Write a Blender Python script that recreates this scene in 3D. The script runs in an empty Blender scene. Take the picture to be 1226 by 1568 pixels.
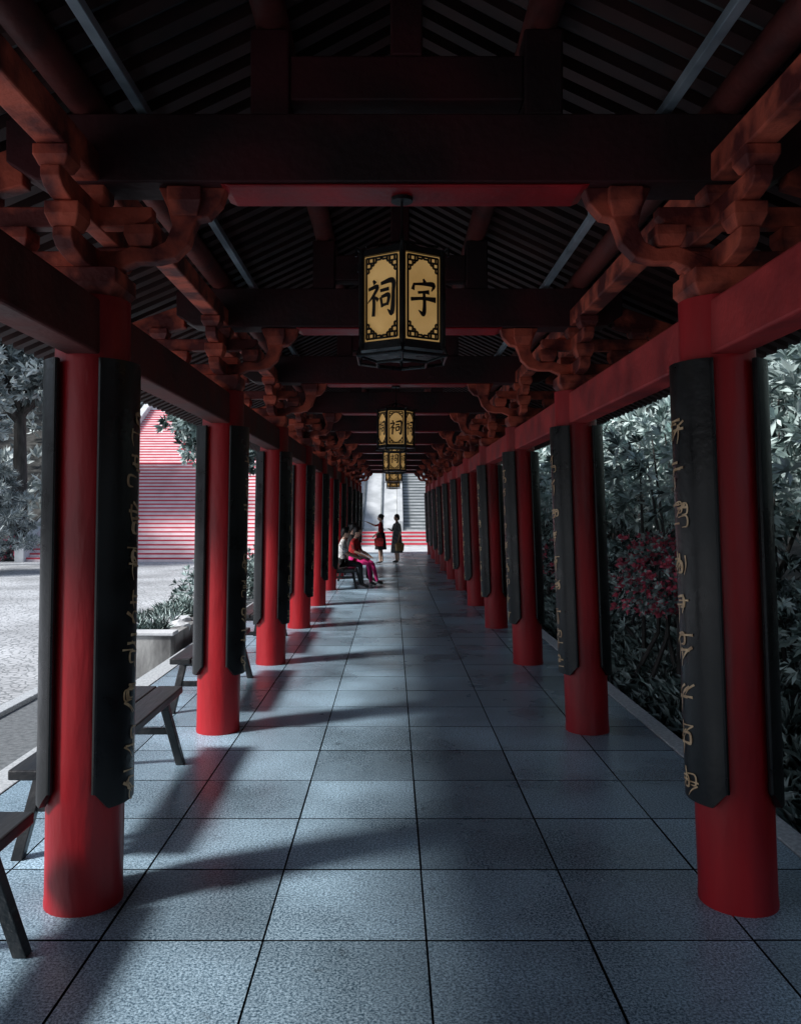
import bpy, math, random, bmesh
import numpy as np
from mathutils import Vector, Matrix
random.seed(7); rng=np.random.default_rng(7)
S=bpy.context.scene
EYE=1.75
# ------------------------------------------------------------------ materials
def nt(name):
    m=bpy.data.materials.new(name); m.use_nodes=True
    n=m.node_tree; b=n.nodes['Principled BSDF']; return m,n,b
def mat(name,c1,c2=None,scale=4.0,rough=0.6,rough2=None,bump=0.0,bscale=None,metal=0.0,detail=3,emit=0.0,lo=.35,hi=.65,stretch=None,spec=None):
    m,n,b=nt(name); L=n.links
    if c2 is None: c2=tuple(x*0.7 for x in c1)
    tc=n.nodes.new('ShaderNodeTexCoord'); mp=n.nodes.new('ShaderNodeMapping')
    L.new(tc.outputs['Object'],mp.inputs['Vector'])
    if stretch: mp.inputs['Scale'].default_value=stretch
    t=n.nodes.new('ShaderNodeTexNoise'); t.inputs['Scale'].default_value=scale; t.inputs['Detail'].default_value=detail
    L.new(mp.outputs[0],t.inputs['Vector'])
    r=n.nodes.new('ShaderNodeValToRGB'); e=r.color_ramp.elements
    e[0].position=lo; e[1].position=hi; e[0].color=(*c2,1); e[1].color=(*c1,1)
    L.new(t.outputs[0],r.inputs[0]); L.new(r.outputs[0],b.inputs['Base Color'])
    b.inputs['Roughness'].default_value=rough; b.inputs['Metallic'].default_value=metal
    if spec is not None: b.inputs['Specular IOR Level'].default_value=spec
    if rough2 is not None:
        mr=n.nodes.new('ShaderNodeMapRange'); mr.inputs[1].default_value=.3; mr.inputs[2].default_value=.7
        mr.inputs[3].default_value=rough; mr.inputs[4].default_value=rough2
        L.new(t.outputs[0],mr.inputs[0]); L.new(mr.outputs[0],b.inputs['Roughness'])
    if bump:
        t2=n.nodes.new('ShaderNodeTexNoise'); t2.inputs['Scale'].default_value=bscale or scale*4; t2.inputs['Detail'].default_value=2
        L.new(mp.outputs[0],t2.inputs['Vector'])
        bp=n.nodes.new('ShaderNodeBump'); bp.inputs['Strength'].default_value=bump; bp.inputs['Distance'].default_value=.02
        L.new(t2.outputs[0],bp.inputs['Height']); L.new(bp.outputs[0],b.inputs['Normal'])
    if emit:
        L.new(r.outputs[0],b.inputs['Emission Color']); b.inputs['Emission Strength'].default_value=emit
    return m
RED=mat('red_lacquer',(.42,.004,.010),(.20,.002,.006),3.5,.34,.58,.15,30,stretch=(1,1,.25),detail=6)
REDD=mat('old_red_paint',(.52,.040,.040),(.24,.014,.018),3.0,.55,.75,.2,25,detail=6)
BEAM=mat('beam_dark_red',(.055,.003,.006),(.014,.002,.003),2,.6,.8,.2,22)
BRK=mat('bracket_worn_paint',(.56,.10,.055),(.10,.010,.009),5,.6,.8,.25,30,lo=.42,hi=.62,detail=6)
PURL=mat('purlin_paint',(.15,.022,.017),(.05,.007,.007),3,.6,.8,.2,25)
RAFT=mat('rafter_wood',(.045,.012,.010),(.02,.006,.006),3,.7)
TILEU=mat('roof_tile_underside',(.12,.135,.145),(.030,.034,.038),1.3,.85,detail=5)
TILET=mat('roof_tile',(.10,.11,.12),(.05,.055,.06),6,.7)
BLACK=mat('black_lacquer',(.009,.010,.011),(.005,.005,.006),5,.22,.45,.08,30,spec=.35)
GOLD=mat('gold_leaf',(.72,.50,.29),(.40,.24,.12),22,.4)
METAL=mat('conduit_metal',(.55,.63,.70),(.22,.27,.31),3,.35,metal=.4)
DWOOD=mat('bench_dark_wood',(.03,.03,.031),(.010,.010,.011),6,.28,.5,.25,30,stretch=(1,.15,1))
def floor_mat():
    m,n,b=nt('granite_floor'); L=n.links
    tc=n.nodes.new('ShaderNodeTexCoord')
    big=n.nodes.new('ShaderNodeTexNoise'); big.inputs['Scale'].default_value=.9; big.inputs['Detail'].default_value=7
    sp=n.nodes.new('ShaderNodeTexNoise'); sp.inputs['Scale'].default_value=95; sp.inputs['Detail'].default_value=3; sp.inputs['Roughness'].default_value=.8
    fl=n.nodes.new('ShaderNodeTexNoise'); fl.inputs['Scale'].default_value=9; fl.inputs['Detail'].default_value=5
    at=n.nodes.new('ShaderNodeAttribute'); at.attribute_name='tone'
    for t in (big,sp,fl): L.new(tc.outputs['Object'],t.inputs['Vector'])
    r=n.nodes.new('ShaderNodeValToRGB'); e=r.color_ramp.elements; e[0].position=.40; e[1].position=.62
    e[0].color=(.040,.088,.130,1); e[1].color=(.46,.62,.74,1); L.new(sp.outputs[0],r.inputs[0])
    r2=n.nodes.new('ShaderNodeMapRange'); r2.inputs[1].default_value=.3; r2.inputs[2].default_value=.7; r2.inputs[3].default_value=.5; r2.inputs[4].default_value=1.35
    L.new(big.outputs[0],r2.inputs[0])
    st=n.nodes.new('ShaderNodeMapRange'); st.inputs[1].default_value=.26; st.inputs[2].default_value=.36; st.inputs[3].default_value=.6; st.inputs[4].default_value=1.0
    L.new(fl.outputs[0],st.inputs[0])
    mu=n.nodes.new('ShaderNodeMath'); mu.operation='MULTIPLY'; L.new(r2.outputs[0],mu.inputs[0]); L.new(at.outputs['Fac'],mu.inputs[1])
    mu2=n.nodes.new('ShaderNodeMath'); mu2.operation='MULTIPLY'; L.new(mu.outputs[0],mu2.inputs[0]); L.new(st.outputs[0],mu2.inputs[1])
    vm=n.nodes.new('ShaderNodeVectorMath'); vm.operation='SCALE'; L.new(r.outputs[0],vm.inputs[0]); L.new(mu2.outputs[0],vm.inputs['Scale'])
    L.new(vm.outputs[0],b.inputs['Base Color'])
    mr=n.nodes.new('ShaderNodeMapRange'); mr.inputs[1].default_value=.35; mr.inputs[2].default_value=.65; mr.inputs[3].default_value=.22; mr.inputs[4].default_value=.38
    L.new(big.outputs[0],mr.inputs[0]); L.new(mr.outputs[0],b.inputs['Roughness'])
    bp=n.nodes.new('ShaderNodeBump'); bp.inputs['Strength'].default_value=.10; bp.inputs['Distance'].default_value=.004
    L.new(sp.outputs[0],bp.inputs['Height']); L.new(bp.outputs[0],b.inputs['Normal'])
    return m
FLOOR=floor_mat()
KERB=mat('kerb_granite',(.58,.61,.63),(.38,.41,.43),40,.6,None,.2,80)
SOIL=mat('soil',(.07,.07,.066),(.03,.03,.028),3,.95,None,.6,12)
ASPH=mat('asphalt',(.19,.205,.215),(.11,.122,.13),20,.8,None,.4,120)
JOINT=mat('joint_mortar',(.010,.012,.014),(.006,.007,.008),20,.95,spec=.1)
CONC=mat('stained_concrete',(.42,.42,.41),(.09,.09,.09),3,.85,None,.3,20,stretch=(1,1,.4),detail=6)
STONE=mat('pale_stone',(.70,.72,.74),(.5,.52,.54),2,.8,None,.3,14)
ENDST=mat('end_stone',(.56,.58,.59),(.38,.40,.41),1.5,.8,None,.3,14,detail=6)
TREAD=mat('stair_tread_pale',(.86,.74,.76),(.76,.62,.64),2,.8)
RISER=mat('stair_riser_red',(.62,.05,.08),(.52,.035,.06),2,.7)
GSTEP=mat('grey_step',(.20,.22,.23),(.12,.14,.145),2,.8)
def cobble():
    m,n,b=nt('plaza_cobbles'); L=n.links
    tc=n.nodes.new('ShaderNodeTexCoord')
    v=n.nodes.new('ShaderNodeTexVoronoi'); v.inputs['Scale'].default_value=9; v.feature='DISTANCE_TO_EDGE'
    no=n.nodes.new('ShaderNodeTexNoise'); no.inputs['Scale'].default_value=.7; no.inputs['Detail'].default_value=6
    for t in (v,no): L.new(tc.outputs['Object'],t.inputs['Vector'])
    r=n.nodes.new('ShaderNodeValToRGB'); e=r.color_ramp.elements; e[0].position=.0; e[1].position=.14
    e[0].color=(.26,.28,.29,1); e[1].color=(.62,.64,.66,1); L.new(v.outputs[0],r.inputs[0])
    mr=n.nodes.new('ShaderNodeMapRange'); mr.inputs[1].default_value=.35; mr.inputs[2].default_value=.65; mr.inputs[3].default_value=.66; mr.inputs[4].default_value=1.05
    L.new(no.outputs[0],mr.inputs[0])
    vm=n.nodes.new('ShaderNodeVectorMath'); vm.operation='SCALE'; L.new(r.outputs[0],vm.inputs[0]); L.new(mr.outputs[0],vm.inputs['Scale'])
    L.new(vm.outputs[0],b.inputs['Base Color']); b.inputs['Roughness'].default_value=.75
    bp=n.nodes.new('ShaderNodeBump'); bp.inputs['Strength'].default_value=.4; bp.inputs['Distance'].default_value=.03
    L.new(r.outputs[0],bp.inputs['Height']); L.new(bp.outputs[0],b.inputs['Normal'])
    return m
COB=cobble()
def leafm(name,c,rough=.34):
    return mat(name,c,tuple(x*.55 for x in c),1.5,rough,detail=1)
LF_D=leafm('leaf_dark',(.042,.066,.062)); LF_M=leafm('leaf_mid',(.25,.34,.32)); LF_L=leafm('leaf_light',(.66,.80,.77)); LF_R=leafm('leaf_red',(.90,.16,.24))
HZ_D=leafm('hazed_leaf_dark',(.21,.25,.25),.8); HZ_M=leafm('hazed_leaf_mid',(.42,.48,.48),.8); HZ_L=leafm('hazed_leaf_light',(.66,.73,.73),.8)  # far foliage paled: mist is put into the leaf colour
BARK=mat('bark',(.08,.075,.07),(.03,.028,.026),8,.9,None,.6,30,stretch=(1,1,.2))
# ------------------------------------------------------------------ mesh builder
def empty(name,loc=(0,0,0)):
    e=bpy.data.objects.new(name,None); e.location=loc; S.collection.objects.link(e); e.empty_display_size=.1; return e
class MB:
    def __init__(s): s.v=[];s.f=[];s.m=[]
    def add(s,vs,fs,mi=0):
        o=len(s.v); s.v+= [tuple(v) for v in vs]; s.f+=[tuple(i+o for i in f) for f in fs]; s.m+=[mi]*len(fs)
    def box(s,x0,x1,y0,y1,z0,z1,mi=0):
        vs=[(x0,y0,z0),(x1,y0,z0),(x1,y1,z0),(x0,y1,z0),(x0,y0,z1),(x1,y0,z1),(x1,y1,z1),(x0,y1,z1)]
        s.add(vs,[(0,3,2,1),(4,5,6,7),(0,1,5,4),(1,2,6,5),(2,3,7,6),(3,0,4,7)],mi)
    def block(s,cx,cy,z0,z1,w0,w1,mi=0):
        h0,h1=w0/2,w1/2; zm=z0+(z1-z0)*.5
        vs=[]
        for z,h in ((z0,h0),(zm,h1),(z1,h1)):
            vs+=[(cx-h,cy-h,z),(cx+h,cy-h,z),(cx+h,cy+h,z),(cx-h,cy+h,z)]
        fs=[(0,3,2,1),(8,9,10,11)]
        for k in (0,4):
            for i in range(4):
                j=(i+1)%4; fs.append((k+i,k+j,k+j+4,k+i+4))
        s.add(vs,fs,mi)
    def prism(s,poly,axis,a0,a1,mi=0):
        n=len(poly)
        def P(p,a):
            return (a,p[0],p[1]) if axis=='x' else ((p[0],a,p[1]) if axis=='y' else (p[0],p[1],a))
        vs=[P(p,a0) for p in poly]+[P(p,a1) for p in poly]
        fs=[tuple(range(n)),tuple(range(2*n-1,n-1,-1))]
        for i in range(n):
            j=(i+1)%n; fs.append((i,i+n,j+n,j))
        s.add(vs,fs,mi)
    def cyl(s,p0,p1,r0,r1=None,n=16,mi=0,caps=True):
        r1=r0 if r1 is None else r1
        p0=Vector(p0);p1=Vector(p1); d=(p1-p0).normalized()
        a=Vector((1,0,0)) if abs(d.x)<.9 else Vector((0,1,0))
        u=d.cross(a).normalized(); w=d.cross(u)
        vs=[];
        for p,r in ((p0,r0),(p1,r1)):
            for i in range(n):
                t=2*math.pi*i/n; vs.append(p+u*(r*math.cos(t))+w*(r*math.sin(t)))
        fs=[(i,(i+1)%n,(i+1)%n+n,i+n) for i in range(n)]
        if caps: fs+=[tuple(range(n-1,-1,-1)),tuple(range(n,2*n))]
        s.add(vs,fs,mi)
    def tube(s,pts,rs,n=8,mi=0):
        for i in range(len(pts)-1): s.cyl(pts[i],pts[i+1],rs[i],rs[i+1],n,mi)
    def build(s,name,mats,parent=None,bevel=0,smooth=False,fix=True):
        me=bpy.data.meshes.new(name); me.from_pydata(s.v,[],s.f)
        for m in mats: me.materials.append(m)
        me.polygons.foreach_set('material_index',s.m)
        if fix:
            bm=bmesh.new(); bm.from_mesh(me); bmesh.ops.recalc_face_normals(bm,faces=bm.faces); bm.to_mesh(me); bm.free()
        if smooth:
            me.polygons.foreach_set('use_smooth',[True]*len(me.polygons)); me.set_sharp_from_angle(angle=math.radians(40))
        me.update()
        o=bpy.data.objects.new(name,me); S.collection.objects.link(o)
        if parent: o.parent=parent
        if bevel:
            b=o.modifiers.new('bev','BEVEL'); b.width=bevel; b.segments=2; b.limit_method='ANGLE'; b.angle_limit=math.radians(40)
        return o
def catmull(pts,k=5):
    P=[np.array(p,float) for p in pts]; P=[2*P[0]-P[1]]+P+[2*P[-1]-P[-2]]; out=[]
    for i in range(1,len(P)-2):
        for j in range(k):
            t=j/k
            out.append(.5*((2*P[i])+(-P[i-1]+P[i+1])*t+(2*P[i-1]-5*P[i]+4*P[i+1]-P[i+2])*t*t+(-P[i-1]+3*P[i]-3*P[i+1]+P[i+2])*t**3))
    out.append(P[-2]); return out
def ribbon(mb,stroke,fn,mi=0,off=0,k=4):
    pts=catmull(stroke,k)
    L=[];R=[]
    for i,p in enumerate(pts):
        a=pts[max(i-1,0)];b=pts[min(i+1,len(pts)-1)]; d=(b-a)[:2]; d=d/(np.linalg.norm(d)+1e-9); nn=np.array((-d[1],d[0]))
        w=max(p[2],.004)/2
        L.append(fn(*(p[:2]+nn*w),off)); R.append(fn(*(p[:2]-nn*w),off))
    n=len(pts); mb.add(L+R,[(i,i+1,n+i+1,n+i) for i in range(n-1)],mi)
# ------------------------------------------------------------------ leaves
def leaf_mesh(name,base,dirs,length,width,mi,mats,parent=None,droop=0.0):
    N=len(base); r=rng.normal(size=(N,3)); d=dirs/np.linalg.norm(dirs,axis=1,keepdims=True)
    s=np.cross(d,r); s/=np.linalg.norm(s,axis=1,keepdims=True)+1e-9; nn=np.cross(s,d)
    length=np.broadcast_to(length,(N,)).reshape(N,1); width=np.broadcast_to(width,(N,)).reshape(N,1)
    mid=base+d*length*.5+nn*width*.18
    tip=base+d*length; tip[:,2:3]-=droop*length; 
    V=np.stack([base,mid+s*width*.5,tip,mid-s*width*.5],1).reshape(-1,3)
    me=bpy.data.meshes.new(name); me.vertices.add(4*N); me.vertices.foreach_set('co',V.astype(np.float32).ravel())
    o=np.arange(N)[:,None]*4; tri=np.concatenate([o+np.array([[0,1,2]]),o+np.array([[0,2,3]])],1).ravel()
    me.loops.add(6*N); me.loops.foreach_set('vertex_index',tri.astype(np.int32))
    me.polygons.add(2*N); me.polygons.foreach_set('loop_start',np.arange(0,6*N,3,dtype=np.int32))
    for m in mats: me.materials.append(m)
    me.polygons.foreach_set('material_index',np.repeat(mi,2).astype(np.int32))
    me.update(calc_edges=True); me.validate()
    ob=bpy.data.objects.new(name,me); S.collection.objects.link(ob)
    if parent: ob.parent=parent
    return ob
def rosettes(C,axis,n,spread):
    N=len(C); b=np.repeat(C,n,0); a=np.repeat(axis,n,0); d=a+rng.normal(size=(N*n,3))*spread
    return b,d
def blob_points(c,r,n,shell=.55):
    u=rng.normal(size=(n,3)); u/=np.linalg.norm(u,axis=1,keepdims=True)
    rad=(shell+(1-shell)*rng.random((n,1))**.7)
    bump=1+.18*np.sin(u[:,0:1]*7+c[0])*np.sin(u[:,1:2]*6+c[1])+.12*np.sin(u[:,2:3]*9+c[2])
    return np.array(c)+u*np.array(r)*rad*bump,u
# ------------------------------------------------------------------ corridor
cor=empty('covered_corridor')
D0,BAY=3.70,2.85
XL,XR=-1.38,1.55; LL,LR=.045,-.10; XC=.065
TL,TR=XL+LL,XR+LR
KS=list(range(-5,11))  # unseen bays behind the camera, lengthened to darken the foreground
def Yk(k): return D0+BAY*k
cols=MB(); boards=MB(); gold=MB()
def arc_board(mb,cx,cy,lean,side,r=.176,t=.030,half=60,z0=.46,z1=2.40):
    n=14; a0=0 if side>0 else math.pi
    angs=[a0+math.radians(-half+2*half*i/n) for i in range(n+1)]
    zs=[]
    for i in range(n+1):
        e=min(i,n-i); zs.append(z0+(.07 if e==0 else (.035 if e==1 else 0)))
    def P(a,rr,z): return (cx+lean*z/2.6+rr*math.cos(a),cy+rr*math.sin(a),z)
    vs=[];
    for i,a in enumerate(angs):
        vs+=[P(a,r,zs[i]),P(a,r+t,zs[i]),P(a,r+t,z1),P(a,r,z1)]
    fs=[]
    for i in range(n):
        o=4*i; q=o+4
        fs+=[(o+1,q+1,q+2,o+2),(o,o+3,q+3,q),(o,q,q+1,o+1),(o+3,o+2,q+2,q+3)]
    fs+=[(0,1,2,3),(4*n,4*n+3,4*n+2,4*n+1)]
    mb.add(vs,fs)
    for a,zb in ((angs[0],zs[0]),(angs[-1],zs[-1])):
        mb.cyl(P(a,r+t*.6,zb),P(a,r+t*.6,z1),.013,n=8)
def glyph_strokes(rnd):
    s=[]
    for _ in range(rnd.choice([5,6,7])):
        t=rnd.random(); x=rnd.uniform(.15,.55); y=rnd.uniform(.25,.9); w=rnd.uniform(.04,.085)
        if t<.4: s.append([(x-.05,y,w),(x+.15,y+.03,w*.7),(x+.35,y+.05,w)])
        elif t<.65: s.append([(x+.15,min(y+.1,1),w),(x+.17,y-.15,w*.8),(x+.1,max(y-.4,0),w*.3)])
        elif t<.85: s.append([(x+.3,y+.05,w),(x+.1,y-.1,w*.8),(x-.05,max(y-.3,0),w*.3)])
        else: s.append([(x,y,w*.5),(x+.3,y+.05,w),(x+.32,y-.2,w),(x+.15,y-.25,w*.3)])
    return s
def board_glyphs(cx,cy,lean,side,seed,rr=.2065):
    rnd=random.Random(seed); n=9; H=.17; W=.20
    for g in range(n):
        zb=2.20-g*.198-H*.5
        for i,st in enumerate(glyph_strokes(rnd)):
            def fn(x,y,off):
                s=(x-.40)*W; a=s/rr*(1 if side>0 else -1)
                ang=(0 if side>0 else math.pi)-a
                z=zb+(y-.5)*H; R=rr+.002+off
                return (cx+lean*z/2.6+R*math.cos(ang),cy+R*math.sin(ang),z)
            ribbon(gold,st,fn,0,i*.0004,4)
for k in KS:
    y=Yk(k)
    for cx,lean in ((XL,LL),(XR,LR)):
        n=32; r=.166
        rings=[(-.01,.169),(.02,.170),(.05,r+.001),(.6,r+.002),(1.4,r),(2.2,r-.004),(2.68,r-.008)]
        vs=[];fs=[]
        for z,rr in rings:
            for i in range(n):
                t=2*math.pi*i/n; vs.append((cx+lean*z/2.6+rr*math.cos(t),y+rr*math.sin(t),z))
        for j in range(len(rings)-1):
            for i in range(n): fs.append((j*n+i,j*n+(i+1)%n,(j+1)*n+(i+1)%n,(j+1)*n+i))
        fs.append(tuple(range((len(rings)-1)*n,len(rings)*n)))
        cols.add(vs,fs)
        for side in (-1,1):
            arc_board(boards,cx,y,lean,side)
            inner=(side>0)==(cx<0)
            if inner and k<=7: board_glyphs(cx,y,lean,side,100+k*2+(cx>0))
cols.build('columns',[RED],cor,smooth=True)
boards.build('couplet_boards',[BLACK],cor,smooth=True)
gold.build('couplet_characters',[GOLD],cor,fix=False)
E=EYE
YA,YB=Yk(KS[0])-.6,Yk(10)+.7
lin=MB()
for mi,cx in ((1,TL),(0,TR)):  # left lintel gets the darker colour to paint in its backlit shade
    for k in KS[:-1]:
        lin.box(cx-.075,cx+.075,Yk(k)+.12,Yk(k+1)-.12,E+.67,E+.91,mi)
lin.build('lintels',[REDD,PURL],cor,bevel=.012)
tie=MB()
for cx in (TL,TR):
    tie.box(cx-.06,cx+.06,YA,YB,E+1.435,E+1.56)
tie.build('tie_beams',[BRK],cor,bevel=.01)
pur=MB()
for dx,z in ((-1.42,1.80),(1.42,1.80),(-.6,2.18),(.6,2.18),(0,2.50),(-2.45,1.36),(2.45,1.36)):
    pur.cyl((XC+dx,YA,E+z),(XC+dx,YB,E+z),.075,n=14)
pur.build('purlins',[PURL],cor,smooth=True)
cond=MB()
for dx in (-1.17,1.15):
    cond.box(XC+dx-.022,XC+dx+.022,YA,YB,E+1.755,E+1.80)
    for k in KS:
        cond.box(XC+dx-.036,XC+dx+.036,Yk(k)+1.2,Yk(k)+1.28,E+1.745,E+1.81)
cond.build('cable_trunking',[METAL],cor,bevel=.004)
fr=MB(); br=MB(); up=MB()
def arm(mb,c,half,z0,z1,th,axis,cy,mi=0):
    poly=[(-half,z1),(-half,z0+(z1-z0)*.55),(-half+.03,z0+(z1-z0)*.25),(-half+.09,z0+.01),(-half+.16,z0),(half-.16,z0),(half-.09,z0+.01),(half-.03,z0+(z1-z0)*.25),(half,z0+(z1-z0)*.55),(half,z1)]
    if axis=='x': mb.prism([(c+p[0],p[1]) for p in poly],'y',cy-th/2,cy+th/2,mi)
    else: mb.prism([(cy+p[0],p[1]) for p in poly],'x',c-th/2,c+th/2,mi)
for k in KS:
    y=Yk(k)
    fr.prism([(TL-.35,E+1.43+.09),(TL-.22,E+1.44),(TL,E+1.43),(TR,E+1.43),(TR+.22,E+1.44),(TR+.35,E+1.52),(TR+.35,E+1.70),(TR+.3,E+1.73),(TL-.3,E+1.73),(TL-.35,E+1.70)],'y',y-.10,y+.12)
    fr.prism([(TL+.62,E+1.412),(TR-.62,E+1.412),(TR-.58,E+1.4285),(TL+.58,E+1.4285)],'y',y-.09,y+.15,1)  # brighter red strip paints floor bounce light onto the beam underside
    for dx in (-.6,.6): up.box(XC+dx-.085,XC+dx+.085,y-.085,y+.085,E+1.732,E+2.11)
    up.box(XC-.515,XC+.515,y-.07,y+.07,E+1.80,E+2.0)
    up.box(XC-.07,XC+.07,y-.07,y+.07,E+2.0,E+2.43)
    for cx,s in ((TL,1),(TR,-1)):
        P=[(.60,1.43),(.575,1.36),(.52,1.30),(.47,1.29),(.45,1.24),(.43,1.18),(.37,1.12),(.29,1.10),(.20,1.10),(.13,1.07),(.10,.99),(.0,.95),(0,1.10),(.18,1.17),(.27,1.16),(.33,1.19),(.36,1.26),(.34,1.34),(.30,1.43)]
        br.prism([(cx+s*a,E+b) for a,b in P],'y',y-.04,y+.04)
        br.block(cx,y,E+.915,E+1.05,.20,.29)
        arm(br,cx,.36,E+1.05,E+1.15,.08,'y',y)
        for yy in (-.30,.30): br.block(cx,y+yy,E+1.15,E+1.25,.10,.14)
        arm(br,cx,.48,E+1.25,E+1.35,.078,'y',y)
        for yy in (-.41,0,.41): br.block(cx,y+yy,E+1.35,E+1.433,.10,.14)
        arm(br,cx-s*.12,.30,E+1.052,E+1.148,.075,'x',y)
        br.block(cx-s*.34,y,E+1.15,E+1.25,.10,.14)
        br.block(cx+s*.22,y,E+1.17,E+1.26,.10,.135)
        arm(br,cx-s*.15,.42,E+1.255,E+1.345,.074,'x',y)
        br.block(cx+s*.42,y,E+1.30,E+1.425,.11,.15)
        br.block(cx-s*.5,y,E+1.345,E+1.428,.10,.14)
        br.prism([(cx-s*.3,E+1.44),(cx-s*1.15,E+1.20),(cx-s*1.22,E+1.26),(cx-s*1.15,E+1.32),(cx-s*.3,E+1.62)],'y',y-.045,y+.045)
fr.build('cross_beams',[BEAM,RED],cor,bevel=.008)
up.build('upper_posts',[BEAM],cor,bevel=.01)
br.build('bracket_sets',[BRK],cor,bevel=.006)
prof=[(0,2.62),(.6,2.30),(1.40,1.92),(2.90,1.27)]
raf=MB(); sh=MB(); top=MB()
y=YA+.05; 
while y<YB-.05:
    for s in (-1,1):
        for i in range(3):
            (a,za),(b,zb)=prof[i],prof[i+1]
            xa,xb=XC+s*a,XC+s*b
            vs=[(xa,y,E+za-.06),(xb,y,E+zb-.06),(xb,y,E+zb),(xa,y,E+za),(xa,y+.085,E+za-.06),(xb,y+.085,E+zb-.06),(xb,y+.085,E+zb),(xa,y+.085,E+za)]
            raf.add(vs,[(0,1,2,3),(7,6,5,4),(0,4,5,1),(1,5,6,2),(3,2,6,7)])
    y+=.18
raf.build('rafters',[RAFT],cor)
for s in (-1,1):
    P=[(XC+s*a,E+z+.004) for a,z in prof]+[(XC+s*2.96,E+1.25)]
    Q=[(x,z+.05) for x,z in P]
    poly=P+Q[::-1]
    sh.prism(poly,'y',YA,YB)
    yy=YA+.1
    while yy<YB:
        for i in range(3):
            (a,za),(b,zb)=prof[i],prof[i+1]
            if i==2: b+=.09; zb-=.039
            top.cyl((XC+s*a,yy,E+za+.07),(XC+s*b,yy,E+zb+.07),.055,n=6)
        yy+=.22
sh.build('roof_deck',[TILEU],cor)
top.cyl((XC,YA,E+2.75),(XC,YB,E+2.75),.12,n=12)
top.build('roof_tiles',[TILET],cor,smooth=True)
# ------------------------------------------------------------------ floor
flo=empty('granite_floor')
def tilefloor():
    W=.663; g=.005
    xs=[.14+W*i for i in range(-4,4)]
    edges=[-2.40]+[x for x in xs if -2.35<x<2.0]+[2.05]
    vs=[];fs=[];tone=[];mi=[]
    y=3.35-.66*24
    rnd=random.Random(3)
    while y<33.6:
        for i in range(len(edges)-1):
            x0,x1=edges[i]+g+rnd.uniform(-.001,.001),edges[i+1]-g+rnd.uniform(-.001,.001); y0,y1=y+g*1.2+rnd.uniform(-.001,.001),y+.66-g*1.2; dz=rnd.uniform(-.0012,.0008); t=rnd.choice([.78,.88,.95,1,1.05,1.1,1.18])*rnd.uniform(.95,1.05)
            o=len(vs)
            vs+=[(x0,y0,dz-.02),(x1,y0,dz-.02),(x1,y1,dz-.02),(x0,y1,dz-.02),(x0,y0,dz),(x1,y0,dz),(x1,y1,dz),(x0,y1,dz)]
            F=[(4,5,6,7)]+[(q,(q+1)%4,4+(q+1)%4,4+q) for q in range(4)]
            fs+=[tuple(a+o for a in f) for f in F]; tone+=[t]*8; mi+=[0,1,1,1,1]
        y+=.66
    me=bpy.data.meshes.new('floor_slabs'); me.from_pydata(vs,[],fs); me.materials.append(FLOOR); me.materials.append(JOINT)
    me.polygons.foreach_set('material_index',mi)
    at=me.attributes.new('tone','FLOAT','POINT'); at.data.foreach_set('value',tone)
    o=bpy.data.objects.new('floor_slabs',me); S.collection.objects.link(o); o.parent=flo
tilefloor()
fb=MB(); fb.box(-2.40,2.05,-12.4,33.8,-.5,-.010); fb.build('mortar_bed',[JOINT],flo)
kb=MB()
yy=-12
while yy<33.8:
    kb.box(-2.62,-2.405,yy+.004,yy+1.2,-.5,.004); kb.box(2.055,2.20,yy+.004,yy+1.2,-.5,.004); yy+=1.204
kb.box(-2.62,2.2,33.81,34.1,-.5,.0)
kb.build('kerb_stones',[KERB],flo,bevel=.008)
# ------------------------------------------------------------------ ground
def GH(x,y):
    z=-.36
    if x>2.35: z+=min((x-2.35)*.30,5)
    st=42
    if y>st: z+=min((y-st)*.52,30)
    if x<-32: z+=min((-32-x)*.35,15)
    return z
gx=sorted(set([-400,-250,-150,-100]+list(range(-80,-8,4))+[-8,-5,-2.6,0,2.2,2.35,2.8,3.4,4,5,6,8,10,13,16,20,25]+list(range(30,80,6))+[100,150,250,400]))
gy=sorted(set([-300,-150,-80,-40,-20,-10]+list(range(-5,60,3))+list(range(60,130,5))+[150,200,300,450]))
gv=[];gf=[]
for yv in gy:
    for xv in gx:
        z=GH(xv,yv)
        if (xv>3.3) and yv<40: z+=.12*math.sin(xv*2.3+yv*.8)
        gv.append((xv,yv,z))
nx=len(gx)
for j in range(len(gy)-1):
    for i in range(nx-1): gf.append((j*nx+i,j*nx+i+1,(j+1)*nx+i+1,(j+1)*nx+i))
g=MB(); g.add(gv,gf); g.build('ground',[SOIL],smooth=True)
p=MB(); p.add([(-32,-30,-.352),(-4.1,-30,-.352),(-4.1,33.2,-.352),(-32,33.2,-.352)],[(0,1,2,3)]); p.build('plaza_paving',[COB])
p=MB(); p.add([(-3.95,-30,-.352),(-2.63,-30,-.352),(-2.63,33.2,-.352),(-3.95,33.2,-.352)],[(0,1,2,3)]); p.build('service_path',[ASPH])
p=MB()
yy=-10
while yy<33: p.box(-4.1,-3.95,yy+.005,yy+1,-.5,-.30); yy+=1.005
p.build('kerb',[KERB],bevel=.01)
ec=empty('end_staircase')
p=MB(); p.box(-4.2,2.3,34.11,40,-.6,-.02); p.build('forecourt_slab',[STONE],ec)
st=MB()
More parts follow.
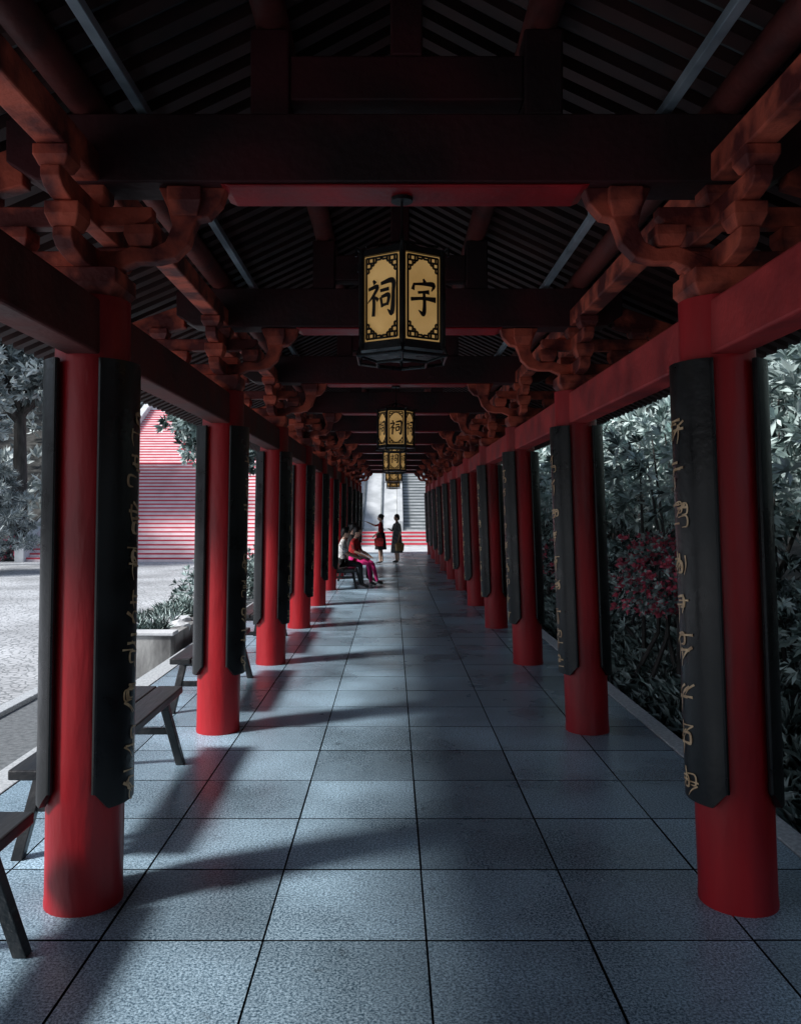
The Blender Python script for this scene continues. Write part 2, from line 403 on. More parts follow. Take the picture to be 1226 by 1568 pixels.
def stairs(mb,x0,x1,y0,z0,n,rise,run,mt,mr,base=-1,nose=0):
    for i in range(n):
        ya=y0+i*run; z=z0+(i+1)*rise
        zm=z-rise*nose
        mb.add([(x0,ya,z-rise),(x1,ya,z-rise),(x1,ya,zm),(x0,ya,zm)],[(0,1,2,3)],mt)
        mb.add([(x0,ya,zm),(x1,ya,zm),(x1,ya,z),(x0,ya,z)],[(0,1,2,3)],mr)
        mb.add([(x0,ya,z),(x1,ya,z),(x1,ya+.05,z),(x0,ya+.05,z)],[(0,1,2,3)],mr)
        mb.add([(x0,ya+.05,z),(x1,ya+.05,z),(x1,ya+run,z),(x0,ya+run,z)],[(0,1,2,3)],mt)
        for x in (x0,x1): mb.add([(x,ya,base),(x,ya+run,base),(x,ya+run,z),(x,ya,z)],[(0,1,2,3)],mt)
    return y0+n*run,z0+n*rise
y1,z1=stairs(st,-3.5,3.2,39.5,-.02,4,.17,.34,0,1,nose=.6)
st.box(-3.5,3.2,y1,y1+1.6,-1,z1,0)
y2,z2=stairs(st,.6,3.2,y1+1.6,z1,26,.17,.33,0,2,nose=.6)  # dark grey riser bands paint in the shading under the step noses
st.box(.6,3.2,y2,y2+3,-1,z2,0)
st.build('steps',[ENDST,RISER,GSTEP],ec,fix=False)
w=MB()
w.prism([(y1+1.5,-1),(y2+.3,-1),(y2+.3,z2+.7),(y1+1.5,z1+.5)],'x',.28,.58)
w.prism([(y1+1.5,-1),(y2+.3,-1),(y2+.3,z2+.7),(y1+1.5,z1+.5)],'x',3.22,3.5)
w.prism([(y1+1.55,-1),(y2+4,-1),(y2+4,z2+2.0),(y1+1.55,z1+.15)],'x',-3.5,.27)
w.build('parapets',[ENDST],ec,bevel=.03)
w=MB()
for xx in (-2.6,-1.5,-.55):
    a=Vector((xx,y1+1.4,z1+.12)); b=Vector((xx,y2+4,z2+2.08)); w.cyl(a,b,.06,n=6)
w.build('ramp_channels',[GSTEP],ec)
rs=empty('red_staircase')
st=MB()
ya,za=stairs(st,-14.7,-4.2,33.2,-.36,26,.17,.32,0,1,nose=.40)
st.box(-14.7,-4.2,ya,ya+2,-1,za,0)
ya,za=stairs(st,-14.7,-4.2,ya+2,za,22,.17,.32,0,1,nose=.40)
st.box(-14.7,-4.2,ya,ya+4,-1,za,0)
st.build('steps',[TREAD,RISER],rs,fix=False)
w=MB()
for x0,x1 in ((-15.1,-14.71),(-4.19,-3.85)):
    w.prism([(33,-.5),(56,-.5),(56,za+.5),(ya,za+.5),(43.5,4.6),(41.6,4.6),(33,.15)],'x',x0,x1)
w.build('stair_parapets',[STONE,],rs,bevel=.03)
# ------------------------------------------------------------------ planter
pl=empty('stone_planter')
w=MB()
w.box(-3.85,-2.75,10.3,10.5,-.36,.17); w.box(-3.85,-3.65,10.502,14,-.36,.168); w.box(-2.95,-2.75,10.502,14,-.36,.168); w.box(-3.85,-2.75,14.002,14.2,-.36,.17)
w.box(-3.88,-2.72,10.27,10.53,.172,.22,1)
w.build('planter_wall',[CONC,STONE],pl,bevel=.012)
w=MB(); w.box(-3.65,-2.95,10.5,14,-.3,.12); w.build('planter_soil',[SOIL],pl)
c=np.stack([rng.uniform(-3.6,-3.0,90),rng.uniform(10.6,13.9,90),np.full(90,.12)],1)
b,d=rosettes(c,np.tile([[0,0,1.]],(90,1)),26,.55); d[:,2]=np.abs(d[:,2])
leaf_mesh('planter_grass',b,d,rng.uniform(.12,.32,len(b)),.022,rng.choice([0,1,2],len(b),p=[.3,.4,.3]),[LF_D,LF_M,LF_L],pl,.2)
bm=bmesh.new()
for i in range(7):
    bmesh.ops.create_icosphere(bm,subdivisions=2,radius=.14,matrix=Matrix.Translation((-3.5+.1*i,11.2+.25*(i%3),.16))@Matrix.Diagonal((1.2,1,.6,1)))
for v in bm.verts: v.co+=Vector(rng.normal(size=3)*.012)
me=bpy.data.meshes.new('planter_rocks'); bm.to_mesh(me); bm.free(); me.materials.append(STONE)
o=bpy.data.objects.new('planter_rocks',me); S.collection.objects.link(o); o.parent=pl
# ------------------------------------------------------------------ benches
def bench(cx,y0,y1,w=.36,h=.50):
    e=empty('wooden_bench',(cx,(y0+y1)/2,0)); L=(y1-y0)/2
    m=MB(); m.box(-w/2,-.004,-L,L,h-.05,h); m.box(.004,w/2,-L,L,h-.05,h)
    m.build('seat',[DWOOD],e,bevel=.008)
    m=MB()
    for s in (-1,1):
        yy=s*(L-.28)
        for t in (-1,1):
            p0=Vector((t*(w/2-.06),yy,h-.05)); p1=Vector((t*(w/2+.03),yy+s*.10,0))
            d=.028
            vs=[(p1.x-d,p1.y-d,0),(p1.x+d,p1.y-d,0),(p1.x+d,p1.y+d,0),(p1.x-d,p1.y+d,0),(p0.x-d,p0.y-d,p0.z),(p0.x+d,p0.y-d,p0.z),(p0.x+d,p0.y+d,p0.z),(p0.x-d,p0.y+d,p0.z)]
            m.add(vs,[(0,3,2,1),(4,5,6,7),(0,1,5,4),(1,2,6,5),(2,3,7,6),(3,0,4,7)])
        m.box(-w/2,w/2,yy+s*.045-.015,yy+s*.045+.015,.22,.265)
        m.box(-w/2+.02,w/2-.02,yy-.02,yy+.02,h-.11,h-.052)
    m.build('legs',[DWOOD],e,bevel=.004)
    m=MB(); m.box(-.015,.015,-L+.3,L-.3,h-.16,h-.11); m.build('stretcher',[DWOOD],e)
bench(-1.66,1.5,3.42); bench(-1.66,3.95,5.85); bench(-1.68,6.9,8.75); bench(-1.68,9.8,11.6)
bench(-1.66,12.6,14.5); bench(-1.05,18.1,20.3,.46,.44)
# ------------------------------------------------------------------ lanterns
PANEL=mat('lantern_paper',(.80,.50,.19),(.66,.39,.13),6,.6,emit=.30)
INK=mat('lantern_ink',(.01,.008,.007),(.006,.005,.005),9,.5)
YU=[[(.5,.99,.04),(.56,.89,.11)],[(.17,.84,.05),(.12,.66,.10)],[(.14,.81,.05),(.5,.85,.07),(.88,.86,.11),(.80,.68,.02)],
    [(.3,.6,.06),(.5,.63,.06),(.72,.65,.10)],[(.04,.40,.08),(.5,.46,.07),(.96,.46,.12)],[(.52,.62,.08),(.54,.3,.10),(.50,.04,.11),(.32,.13,.02)]]
CI=[[(.2,.98,.05),(.28,.88,.11)],[(.03,.74,.07),(.36,.80,.09),(.22,.58,.07),(.0,.38,.02)],[(.22,.60,.09),(.23,.3,.09),(.21,.0,.10)],[(.28,.52,.05),(.39,.42,.09)],
    [(.48,.86,.07),(.90,.91,.12),(.93,.6,.10),(.88,.05,.12),(.72,.15,.02)],[(.46,.67,.07),(.78,.70,.08)],[(.48,.50,.07),(.54,.22,.07)],[(.5,.5,.06),(.77,.53,.10),(.72,.26,.07)],[(.53,.27,.06),(.74,.30,.06)]]
def lantern(x,y,zb,R=.205,H=.435,rot=-90):
    e=empty('hanging_lantern',(x,y,zb))
    V=[(R*math.cos(math.radians(rot+60*i)),R*math.sin(math.radians(rot+60*i))) for i in range(6)]
    pan=MB(); frm=MB(); ink=MB()
    r2=.975
    pan.prism([(a*r2*.985,b*r2*.985) for a,b in V],'z',.035,H-.03); pan.build('paper_panels',[PANEL],e)
    for a,b in V: frm.cyl((a,b,.0),(a,b,H),.014,n=8)
    def hexring(z0,z1,s0,s1,closed=True):
        vs=[(a*s0,b*s0,z0) for a,b in V]+[(a*s1,b*s1,z1) for a,b in V]
        frm.add(vs,[(i,(i+1)%6,(i+1)%6+6,i+6) for i in range(6)]+([(5,4,3,2,1,0),(6,7,8,9,10,11)] if closed else []))
    hexring(-.005,.030,1.02,1.02); hexring(H-.028,H+.0,1.02,1.02); hexring(H+.001,H+.022,1.0,.5)
    for i in range(6):
        a,b=V[i]; c_,d_=V[(i+1)%6]
        frm.cyl((a*1.10,b*1.10,-.028),(c_*1.10,d_*1.10,-.028),.007,n=6)
        frm.cyl((a*.62,b*.62,-.048),(c_*.62,d_*.62,-.048),.007,n=6)
        frm.cyl((a*.62,b*.62,-.048),(a*1.1,b*1.1,-.028),.006,n=6)
    for a,b in V:
        frm.cyl((a*1.0,b*1.0,H-.01),(a*1.14,b*1.14,H+.01),.010,.006,n=6)
        frm.cyl((a*1.14,b*1.14,H+.01),(a*1.14,b*1.14,H-.03),.005,n=6)
        frm.cyl((a*1.0,b*1.0,.02),(a*1.12,b*1.12,-.03),.010,.006,n=6)
        frm.cyl((0,0,H+.08),(a*.9,b*.9,H+.02),.005,n=5)
    frm.cyl((0,0,H+.02),(0,0,H+.11),.016,.010,n=8)
    top=E+1.412-zb
    frm.cyl((0,0,H+.1),(0,0,top),.006,n=6); frm.cyl((0,0,top-.018),(0,0,top-.001),.05,n=14)
    for i in range(6):
        A=Vector((*V[i],0)); B=Vector((*V[(i+1)%6],0)); mid=(A+B)/2; nn=mid.normalized(); t=(B-A).normalized(); W=(B-A).length
        if t.cross(Vector((0,0,1))).dot(nn)<0: t=-t
        Hh=H-.06
        def fn(u,v,off): 
            return mid*1.0+nn*(.0015+off)+t*((u-.5)*(W-.03))+Vector((0,0,.03+v*Hh))
        asp=Hh/(W-.03)
        def bar(u0,v0,u1,v1):
            frm.cyl(fn(u0,v0,.001),fn(u1,v1,.001),.0046,n=4)
        for (u0,v0,u1,v1) in ((.06,.03,.94,.03),(.06,.97,.94,.97),(.06,.03,.06,.97),(.94,.03,.94,.97)): bar(u0,v0,u1,v1)
        for su in (0,1):
            for sv in (0,1):
                U=lambda q:(q if su==0 else 1-q); Vv=lambda q:(q if sv==0 else 1-q)
                for (a0,b0,a1,b1) in ((.06,.15,.2,.15),(.2,.15,.2,.09),(.2,.09,.34,.09),(.34,.09,.34,.03),(.13,.03,.13,.09),(.06,.09,.2,.09),(.13,.15,.13,.2),(.06,.2,.13,.2),(.34,.06,.48,.06),(.48,.03,.48,.06),(.27,.03,.27,.12),(.2,.12,.27,.12)):
                    bar(U(a0),Vv(b0),U(a1),Vv(b1))
        if rot==-90: G=CI if i in (5,1,3) else YU
        else: G=CI
        for q,stk in enumerate(G):
            def f2(a,b,off): return fn(.5+(a-.5)*.80,.5+(b-.5)*.80/asp*1.15,off)
            ribbon(ink,[(a,b,w*1.3) for a,b,w in stk],f2,0,.002+q*.0004,5)
    frm.build('frame',[BLACK],e,smooth=True); ink.build('brush_characters',[INK],e,fix=False)
for k,rot in ((0,-90),(2,-120),(4,-120),(6,-120),(8,-120)):
    lantern(.045,Yk(k)+.04,2.455,rot=rot)
# ------------------------------------------------------------------ right side vegetation
def grass():
    N=1500
    y=rng.uniform(1.5,33,N); x=2.3+np.abs(rng.normal(0,.75,N))+.05; z=np.array([GH(a,b) for a,b in zip(x,y)])
    c=np.stack([x,y,z],1); b,d=rosettes(c,np.tile([[0,0,1.]],(N,1)),30,.55); d[:,2]=np.abs(d[:,2])+.1
    leaf_mesh('groundcover_grass',b,d,rng.uniform(.22,.5,len(b)),.018,rng.choice([0,1,2],len(b),p=[.32,.36,.32]),[LF_D,LF_M,LF_L],None,.35)
grass()
def shrub(name,blobs,nros,nl,L,W,probs,mats,stems=True,spread=.7,shell=.55):
    e=empty(name); P=[];A=[]
    for (c,r,n) in blobs:
        p_,u=blob_points(c,r,int(n*nros),shell); P.append(p_); a=u*.8; a[:,2]+=.55; A.append(a)
    P=np.concatenate(P);A=np.concatenate(A)
    b,d=rosettes(P,A,nl,spread)
    N=len(b); mi=rng.choice(len(mats),len(P),p=probs); mi=np.repeat(mi,nl)
    flip=rng.random(N)<.25; mi[flip]=rng.choice(len(mats),flip.sum(),p=probs)
    leaf_mesh('foliage',b,d,rng.uniform(.7,1.2,N)*L,rng.uniform(.8,1.2,N)*W,mi,mats,e,.12)
    if stems:
        m=MB()
        for (c,r,n) in blobs:
            gz=GH(c[0],c[1])
            for q in range(4):
                a=Vector((c[0]+random.uniform(-.3,.3),c[1]+random.uniform(-.4,.4),gz-.05)); bb=Vector((c[0]+random.uniform(-.5,.5)*r[0],c[1]+random.uniform(-.5,.5)*r[1],c[2]+r[2]*.4))
                mm=(a+bb)/2+Vector((random.uniform(-.15,.15),random.uniform(-.15,.15),0)); m.tube([a,mm,bb],[.03,.022,.01],6)
        m.build('stems',[BARK],e,smooth=True)
    return e
LM=[LF_D,LF_M,LF_L]
yy=2.5
while yy<33:
    bl=[]
    for q in range(4):
        cy=yy+random.uniform(0,3); cx=random.uniform(3.9,4.8); 
        bl.append(((cx,cy,random.uniform(2.1,2.8)),(random.uniform(.8,1.1),random.uniform(.9,1.2),random.uniform(.8,1.1)),1))
        bl.append(((cx+random.uniform(.8,1.6),cy,random.uniform(3.2,4.2)),(1.2,1.3,1.2),1))
    shrub('evergreen_shrub',bl,135 if yy<14 else 85,14,.19 if yy<14 else .24,.050 if yy<14 else .07,[.08,.28,.64],LM)
    yy+=3.0
yy=2.5
while yy<33:
    bl=[((random.uniform(3.3,4.3),yy+random.uniform(0,1.4),random.uniform(.35,.9)),(.55,.6,.45),1) for q in range(3)]
    shrub('low_shrub',bl,105,9,.11,.035,[.32,.34,.34],LM,stems=True)
    yy+=1.5
AZ=[LF_D,LF_M,LF_L,LF_R]
shrub('azalea_bush',[((2.85,8.9,.95),(.45,.6,.36),1),((3.25,9.9,1.1),(.5,.6,.36),1)],340,9,.07,.036,[.12,.18,.28,.42],AZ)
shrub('azalea_bush',[((2.85,12.6,.75),(.45,.55,.38),1)],300,9,.07,.034,[.2,.25,.25,.3],AZ)
shrub('azalea_bush',[((3.0,16.5,.8),(.45,.55,.38),1)],240,9,.08,.036,[.25,.3,.25,.2],AZ)
def mass(name,regions,nl,L,W,probs,mats,shell=.5):
    P=[];A=[]
    for c,r,n in regions:
        p_,u=blob_points(c,r,n,shell); P.append(p_); a=u.copy(); a[:,2]+=.4; A.append(a)
    P=np.concatenate(P);A=np.concatenate(A); b,d=rosettes(P,A,nl,.7); mi=np.repeat(rng.choice(len(mats),len(P),p=probs),nl)
    return leaf_mesh(name,b,d,rng.uniform(.7,1.3,len(b))*L,rng.uniform(.7,1.3,len(b))*W,mi,mats)
reg=[]
for i in range(60):
    y=random.uniform(0,38); x=random.uniform(7.5,13); reg.append(((x,y,GH(x,y)+random.uniform(1.5,4.5)),(1.9,1.9,1.8),80))
mass('woodland_trees',reg,9,.34,.12,[.2,.4,.4],LM)
reg=[]
for i in range(260):
    y=random.uniform(35,90); x=random.uniform(-60,14)
    if -17.5<x<-1.5 and y<58: continue
    if -6<x<6 and y<58: continue
    if y<44 and x>-16: continue
    r=random.uniform(1.6,3.2); reg.append(((x,y,GH(x,y)+r*random.uniform(.6,1.6)),(r,r,r*1.1),95))
for i in range(60):
    y=random.uniform(58,80); x=random.uniform(-20,6); r=random.uniform(1.6,3); reg.append(((x,y,GH(x,y)+r),(r,r,r*1.2),95))
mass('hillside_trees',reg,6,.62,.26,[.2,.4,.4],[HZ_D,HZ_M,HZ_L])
def tree(name,x,y,h,cr,n=9,mats=LM,probs=(.35,.38,.27),L=.22,nr=110):
    e=empty(name); gz=GH(x,y); m=MB(); base=Vector((x,y,gz-.1)); tp=Vector((x+.2,y,gz+h*.55))
    m.tube([base,base.lerp(tp,.5)+Vector((.08,0,0)),tp],[.17*h/5,.13*h/5,.09*h/5],10)
    P=[];A=[]
    for i in range(n):
        a=2*math.pi*i/n+random.random(); rr=cr*random.uniform(.35,.8); c=(x+rr*math.cos(a),y+rr*math.sin(a),gz+h*random.uniform(.6,.92))
        m.tube([tp-Vector((0,0,random.uniform(0,.8))),Vector(c).lerp(tp,.4)-Vector((0,0,.1)),Vector(c)],[.06*h/5,.04*h/5,.015],6)
        p_,u=blob_points(c,(cr*.42,cr*.42,cr*.32),nr,.3); P.append(p_); u[:,2]+=.3; A.append(u)
    m.build('trunk_and_limbs',[BARK],e,smooth=True)
    P=np.concatenate(P);A=np.concatenate(A); b,d=rosettes(P,A,8,.7); mi=np.repeat(rng.choice(3,len(P),p=probs),8)
    leaf_mesh('crown',b,d,rng.uniform(.7,1.3,len(b))*L,rng.uniform(.7,1.3,len(b))*L*.35,mi,mats,e)
tree('broadleaf_tree',-4.55,21.5,5.6,1.45)
tree('broadleaf_tree',-17.2,30,9,3.4,12,[HZ_D,HZ_M,HZ_L],L=.34)
tree('broadleaf_tree',-16.4,36,12,4,14,[HZ_D,HZ_M,HZ_L],L=.38)
tree('broadleaf_tree',-20.5,33,10,3.8,14,[HZ_D,HZ_M,HZ_L],L=.38)
def pine(x,y,h):
    e=empty('pine_tree'); gz=GH(x,y); m=MB(); m.tube([(x,y,gz-.1),(x+.15,y,gz+h*.5),(x,y,gz+h)],[.16,.11,.03],8)
    P=[];A=[]
    for i in range(16):
        z=gz+h*(.25+.72*i/16); a=i*2.4; R=1.9*(1-.75*i/16); c=(x+R*.6*math.cos(a),y+R*.6*math.sin(a),z)
        m.tube([(x,y,z-.15),c],[.05,.02],5); p_,u=blob_points(c,(R*.6,R*.6,.16),90,.2); P.append(p_); u[:,2]+=.5; A.append(u)
    m.build('trunk_and_limbs',[BARK],e)
    P=np.concatenate(P);A=np.concatenate(A); b,d=rosettes(P,A,8,.7)
    leaf_mesh('needles',b,d,rng.uniform(.15,.3,len(b)),.035,np.repeat(rng.choice(3,len(P),p=[.4,.35,.25]),8),[HZ_D,HZ_M,HZ_L],e)
pine(-13.4,27.5,4.0); pine(-15.0,26,4.6)
bl=[((-19+i*1.0,34.2+random.uniform(-.3,.3),.25),(.7,.6,.6),1) for i in range(4)]
shrub('red_leaf_hedge',bl,160,7,.15,.07,[.4,.3,.1,.2],[HZ_D,HZ_M,HZ_L,LF_R],stems=False)
bl=[((-3.6+random.uniform(-.4,.4),15.5+i*1.3,.15),(.5,.65,.55),1) for i in range(9)]
shrub('path_shrub',bl,90,8,.14,.045,[.35,.4,.25],LM)
# ------------------------------------------------------------------ people
SKIN=mat('skin',(.58,.36,.27),(.50,.30,.22),10,.5); HAIR=mat('black_hair',(.012,.011,.011),(.006,.006,.006),30,.4)
WHITEC=mat('white_print_blouse',(.75,.75,.75),(.2,.2,.21),18,.8,lo=.42,hi=.5); BLK=mat('black_cloth',(.02,.02,.022),(.012,.012,.014),20,.85)
MAG=mat('magenta_cloth',(.85,.03,.27),(.65,.02,.18),12,.8); REDC=mat('red_cloth',(.55,.015,.02),(.10,.01,.01),12,.8)
OLIVE=mat('grey_green_dress',(.17,.18,.18),(.07,.075,.075),14,.85); TAN=mat('tan_bag',(.50,.32,.15),(.36,.22,.1),15,.6); SHOE=mat('shoe',(.03,.03,.03),(.02,.02,.02),10,.5)
def human(name,loc,ang,J,cols,skirt=None,hairlong=True,bag=None,s=1.0):
    e=empty(name,loc); e.rotation_euler=(0,0,math.radians(ang)); e.scale=(s,s,s)
    seg=[('pelvis','belly','top'),('belly','chest','top'),('chest','neckb','top'),('neckb','neck','skin'),('neck','headb','skin')]
    for q in 'LR':
        seg+=[('chest','sh'+q,'top'),('sh'+q,'el'+q,'slv'),('el'+q,'wr'+q,'fore'),('wr'+q,'pa'+q,'skin'),('pelvis','hip'+q,'leg'),('hip'+q,'kn'+q,'leg'),('kn'+q,'an'+q,'shin'),('an'+q,'to'+q,'shoe')]
    J=dict(J)
    for q in 'LR':
        w=Vector(J['wr'+q][:3]); el=Vector(J['el'+q][:3]); d=(w-el).normalized(); sidev=d.cross(Vector((0,0,1)));
        if sidev.length<.2: sidev=Vector((1,0,0))
        sidev.normalize()
        pa=w+d*.055; J['pa'+q]=(*pa,.024)
        for i in range(4):
            o=sidev*((i-1.5)*.017); ln=(.065,.078,.072,.055)[i]
            a=pa+d*.02+o; b=a+d*ln*.5+Vector((0,0,-.004)); c=b+d*ln*.45+Vector((0,0,-.014))
            J[f'f{q}{i}a']=(*a,.009);J[f'f{q}{i}b']=(*b,.008);J[f'f{q}{i}c']=(*c,.0065)
            seg+=[('pa'+q,f'f{q}{i}a','skin'),(f'f{q}{i}a',f'f{q}{i}b','skin'),(f'f{q}{i}b',f'f{q}{i}c','skin')]
        a=w+d*.025+sidev*-.03; b=a+d*.035+sidev*-.016
        J[f't{q}a']=(*a,.010);J[f't{q}b']=(*b,.008); seg+=[('pa'+q,f't{q}a','skin'),(f't{q}a',f't{q}b','skin')]
    names=[n_ for n_ in J if n_!='head']; me=bpy.data.meshes.new('body'); me.from_pydata([J[n][:3] for n in names],[(names.index(a),names.index(b)) for a,b,_ in seg],[])
    o=bpy.data.objects.new('body',me); S.collection.objects.link(o)
    md=o.modifiers.new('skin','SKIN'); md.use_smooth_shade=True
    for i,n in enumerate(names):
        sv=me.skin_vertices[0].data[i]; r=J[n][3]; sv.radius=(r,r); sv.use_root=(n=='pelvis')
    sb=o.modifiers.new('sub','SUBSURF'); sb.levels=1; sb.render_levels=1
    bpy.context.view_layer.update()
    dg=bpy.context.evaluated_depsgraph_get(); nm=bpy.data.meshes.new_from_object(o.evaluated_get(dg)); bpy.data.objects.remove(o)
    keys=list(cols); nm.materials.clear()
    for kk in keys: nm.materials.append(cols[kk])
    for f in nm.polygons:
        c=f.center; best=None
        for a,b,t in seg:
            A=Vector(J[a][:3]);B=Vector(J[b][:3]); ab=B-A; u=max(0,min(1,(c-A).dot(ab)/max(ab.length_squared,1e-9))); dd=(c-(A+ab*u)).length-.5*((1-u)*J[a][3]+u*J[b][3])
            if best is None or dd<best[0]: best=(dd,t)
        f.material_index=keys.index(best[1]); f.use_smooth=True
    bo=bpy.data.objects.new('body',nm); S.collection.objects.link(bo); bo.parent=e
    hc=Vector(J['head'][:3])
    bm=bmesh.new(); bmesh.ops.create_uvsphere(bm,u_segments=20,v_segments=14,radius=1)
    for v in bm.verts:
        x,y,z=v.co; jaw=1-.28*max(0,-z); v.co=Vector((x*.088*(1-.08*max(0,-z)),y*.07*jaw,z*.112))+hc
    def ell(c,r):
        bmesh.ops.create_uvsphere(bm,u_segments=8,v_segments=6,radius=1,matrix=Matrix.Translation(hc+Vector(c))@Matrix.Diagonal((*r,1)))
    ell((.088,0,-.012),(.014,.011,.02)); ell((0,.071,-.01),(.018,.008,.028)); ell((0,-.071,-.01),(.018,.008,.028))
    n0=len(bm.faces)
    ell((.078,.027,.008),(.008,.012,.007)); ell((.078,-.027,.008),(.008,.012,.007)); 
    n1=len(bm.faces); ell((.079,0,-.052),(.008,.02,.007))
    bm.faces.ensure_lookup_table()
    for i,f in enumerate(bm.faces): f.smooth=True; f.material_index=0 if i<n0 else (1 if i<n1 else 2)
    hm=bpy.data.meshes.new('head'); bm.to_mesh(hm); bm.free()
    for m_ in (SKIN,HAIR,REDC): hm.materials.append(m_)
    ho=bpy.data.objects.new('head',hm); S.collection.objects.link(ho); ho.parent=e
    bm=bmesh.new(); bmesh.ops.create_uvsphere(bm,u_segments=22,v_segments=16,radius=1)
    for v in bm.verts:
        x,y,z=v.co; back=max(0,-x)
        lowz=-.115 if not hairlong else -.15
        v.co=Vector((x*.098-.014,y*.083,(z*.118+.014) if z>0 else z*(.03+(-lowz)*back)+.014))+hc
        if x>.35 and z<.35: v.co.x=min(v.co.x,hc.x+.055)
        v.co+=Vector(rng.normal(size=3)*.0018)
    if not hairlong:
        bmesh.ops.create_uvsphere(bm,u_segments=10,v_segments=8,radius=.042,matrix=Matrix.Translation(hc+Vector((-.09,0,.06))))
    for f in bm.faces: f.smooth=True
    hm=bpy.data.meshes.new('hair'); bm.to_mesh(hm); bm.free(); hm.materials.append(HAIR)
    ho=bpy.data.objects.new('hair',hm); S.collection.objects.link(ho); ho.parent=e
    if skirt:
        rings,mt=skirt; m=MB(); n=24; vs=[];fs=[]
        for (f0,z,rx,ry,fold) in rings:
            for i in range(n):
                t=2*math.pi*i/n; k_=1+fold*math.sin(t*6); vs.append((f0+rx*k_*math.cos(t),ry*k_*math.sin(t),z))
        for j in range(len(rings)-1):
            for i in range(n): fs.append((j*n+i,j*n+(i+1)%n,(j+1)*n+(i+1)%n,(j+1)*n+i))
        m.add(vs,fs); m.build('skirt',[mt],e,smooth=True)
    if bag:
        (bx,by,bz),mt,wr=bag; m=MB(); m.prism([(bx-.13,bz-.14),(bx+.13,bz-.14),(bx+.15,bz+.08),(bx+.1,bz+.12),(bx-.1,bz+.12),(bx-.15,bz+.08)],'y',by-.05,by+.05)
        pts=[Vector((bx-.07,by,bz+.11)),Vector((bx-.04,by,wr-.02)),Vector((bx+.04,by,wr-.02)),Vector((bx+.07,by,bz+.11))]; m.tube(pts,[.008]*4,6)
        m.build('handbag',[mt],e,bevel=.02,smooth=True)
    return e
base=dict(pelvis=(0,0,.86,.12),belly=(.0,0,1.0,.105),chest=(0,0,1.18,.115),neckb=(0,0,1.315,.062),neck=(.0,0,1.37,.042),headb=(.01,0,1.42,.04),
 shL=(0,.15,1.27,.052),shR=(0,-.15,1.27,.052),elL=(-.02,.21,1.03,.037),elR=(-.02,-.21,1.03,.037),wrL=(.04,.2,.82,.024),wrR=(.04,-.2,.82,.024),
 hipL=(0,.085,.80,.088),hipR=(0,-.085,.80,.088),knL=(.02,.09,.44,.052),knR=(.0,-.09,.44,.052),anL=(0,.09,.07,.036),anR=(-.04,-.09,.07,.036),toL=(.14,.10,.03,.03),toR=(.10,-.11,.03,.03),head=(.015,0,1.475,0))
A=dict(base); A.update(elR=(.22,-.22,1.22,.036),wrR=(.44,-.2,1.32,.024),elL=(.02,.22,1.04,.037),wrL=(.16,.12,.93,.024))
human('standing_woman',(-.36,26.6,0),172,A,dict(top=REDC,skin=SKIN,slv=REDC,fore=SKIN,leg=BLK,shin=SKIN,shoe=SHOE),
      skirt=([(0,1.0,.13,.145,0),(0,.85,.15,.17,.02),(0,.62,.17,.18,.05),(0,.46,.18,.19,.08)],BLK),hairlong=False,bag=((.02,.25,.72),REDC,.98))
B=dict(base); B.update(elR=(.06,-.2,1.04,.037),wrR=(.2,-.12,1.10,.024))
human('standing_woman',(.16,26.9,0),-150,B,dict(top=OLIVE,skin=SKIN,slv=OLIVE,fore=SKIN,leg=OLIVE,shin=SKIN,shoe=SHOE),
      skirt=([(0,1.05,.125,.14,0),(0,.85,.15,.17,.02),(0,.55,.18,.19,.05),(0,.34,.19,.20,.08)],OLIVE),bag=((.04,.24,.55),TAN,.80))
Sd=dict(pelvis=(0,0,.55,.125),belly=(.02,0,.69,.11),chest=(.05,0,.88,.115),neckb=(.08,0,1.02,.062),neck=(.09,0,1.07,.042),headb=(.11,0,1.12,.04),
 shL=(.06,.15,.98,.052),shR=(.06,-.15,.98,.052),elL=(.12,.2,.75,.037),elR=(.14,-.2,.75,.037),wrL=(.33,.12,.66,.024),wrR=(.33,-.1,.66,.024),
 hipL=(.04,.09,.53,.088),hipR=(.04,-.09,.53,.088),knL=(.44,.11,.50,.056),knR=(.44,-.11,.50,.056),anL=(.42,.11,.08,.037),anR=(.50,-.12,.08,.037),toL=(.56,.12,.03,.03),toR=(.64,-.13,.03,.03),head=(.13,0,1.175,0))
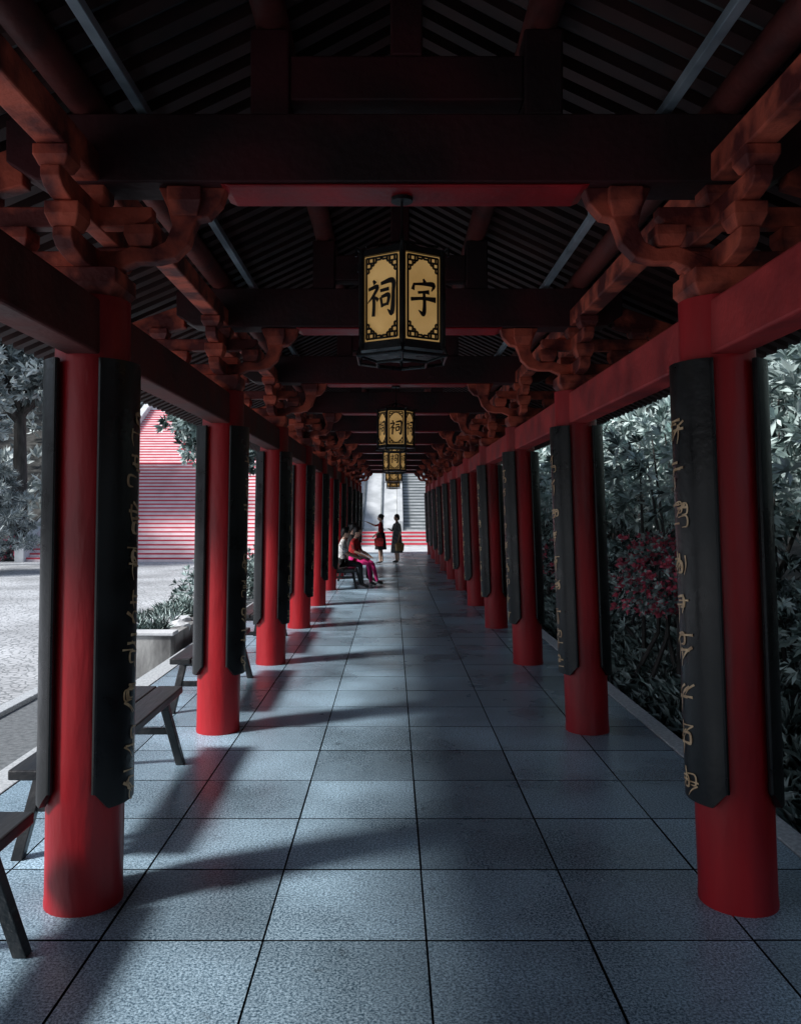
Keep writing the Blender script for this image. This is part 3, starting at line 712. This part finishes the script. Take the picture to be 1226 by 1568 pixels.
human('seated_woman',(-1.16,18.5,0),-5,Sd,dict(top=WHITEC,skin=SKIN,slv=WHITEC,fore=SKIN,leg=BLK,shin=BLK,shoe=SHOE),s=1.04)
S2=dict(Sd); S2.update(anL=(.56,.11,.08,.037),toL=(.70,.12,.04,.03))
human('seated_woman',(-.92,19.2,0),-22,S2,dict(top=REDC,skin=SKIN,slv=REDC,fore=SKIN,leg=MAG,shin=MAG,shoe=SHOE),s=1.04)
human('seated_woman',(-1.05,19.95,0),5,Sd,dict(top=BLK,skin=SKIN,slv=BLK,fore=SKIN,leg=BLK,shin=BLK,shoe=SHOE),hairlong=False,s=1.10)
# ------------------------------------------------------------------ light
el=math.radians(43); sd=Vector((-.89,-.46,0)).normalized(); sv=Vector((sd.x*math.cos(el),sd.y*math.cos(el),math.sin(el)))
sl=bpy.data.lights.new('sun','SUN'); sl.energy=5.0; sl.angle=math.radians(8); sl.color=(1,.98,.96)
so=bpy.data.objects.new('sun',sl); so.rotation_euler=(-sv).to_track_quat('-Z','Y').to_euler(); S.collection.objects.link(so)
W=bpy.data.worlds.new('World'); S.world=W; W.use_nodes=True; n=W.node_tree; bg=n.nodes['Background']
sk=n.nodes.new('ShaderNodeTexSky'); sk.sky_type='NISHITA'; sk.sun_disc=False; sk.sun_elevation=el; sk.sun_rotation=math.atan2(sd.x,sd.y)
hs=n.nodes.new('ShaderNodeHueSaturation'); hs.inputs['Saturation'].default_value=.75
n.links.new(sk.outputs[0],hs.inputs['Color']); n.links.new(hs.outputs[0],bg.inputs[0]); bg.inputs[1].default_value=.15
# ------------------------------------------------------------------ camera
cam=bpy.data.cameras.new('camera'); cam.lens=29.0; cam.sensor_width=36; cam.clip_end=1500; cam.shift_x=.0083; cam.shift_y=-.0025
co=bpy.data.objects.new('camera',cam); co.location=(0,0,EYE); co.rotation_euler=(math.pi/2,0,0); S.collection.objects.link(co); S.camera=co
S.view_settings.view_transform='Standard'; S.view_settings.look='None'; S.view_settings.exposure=0
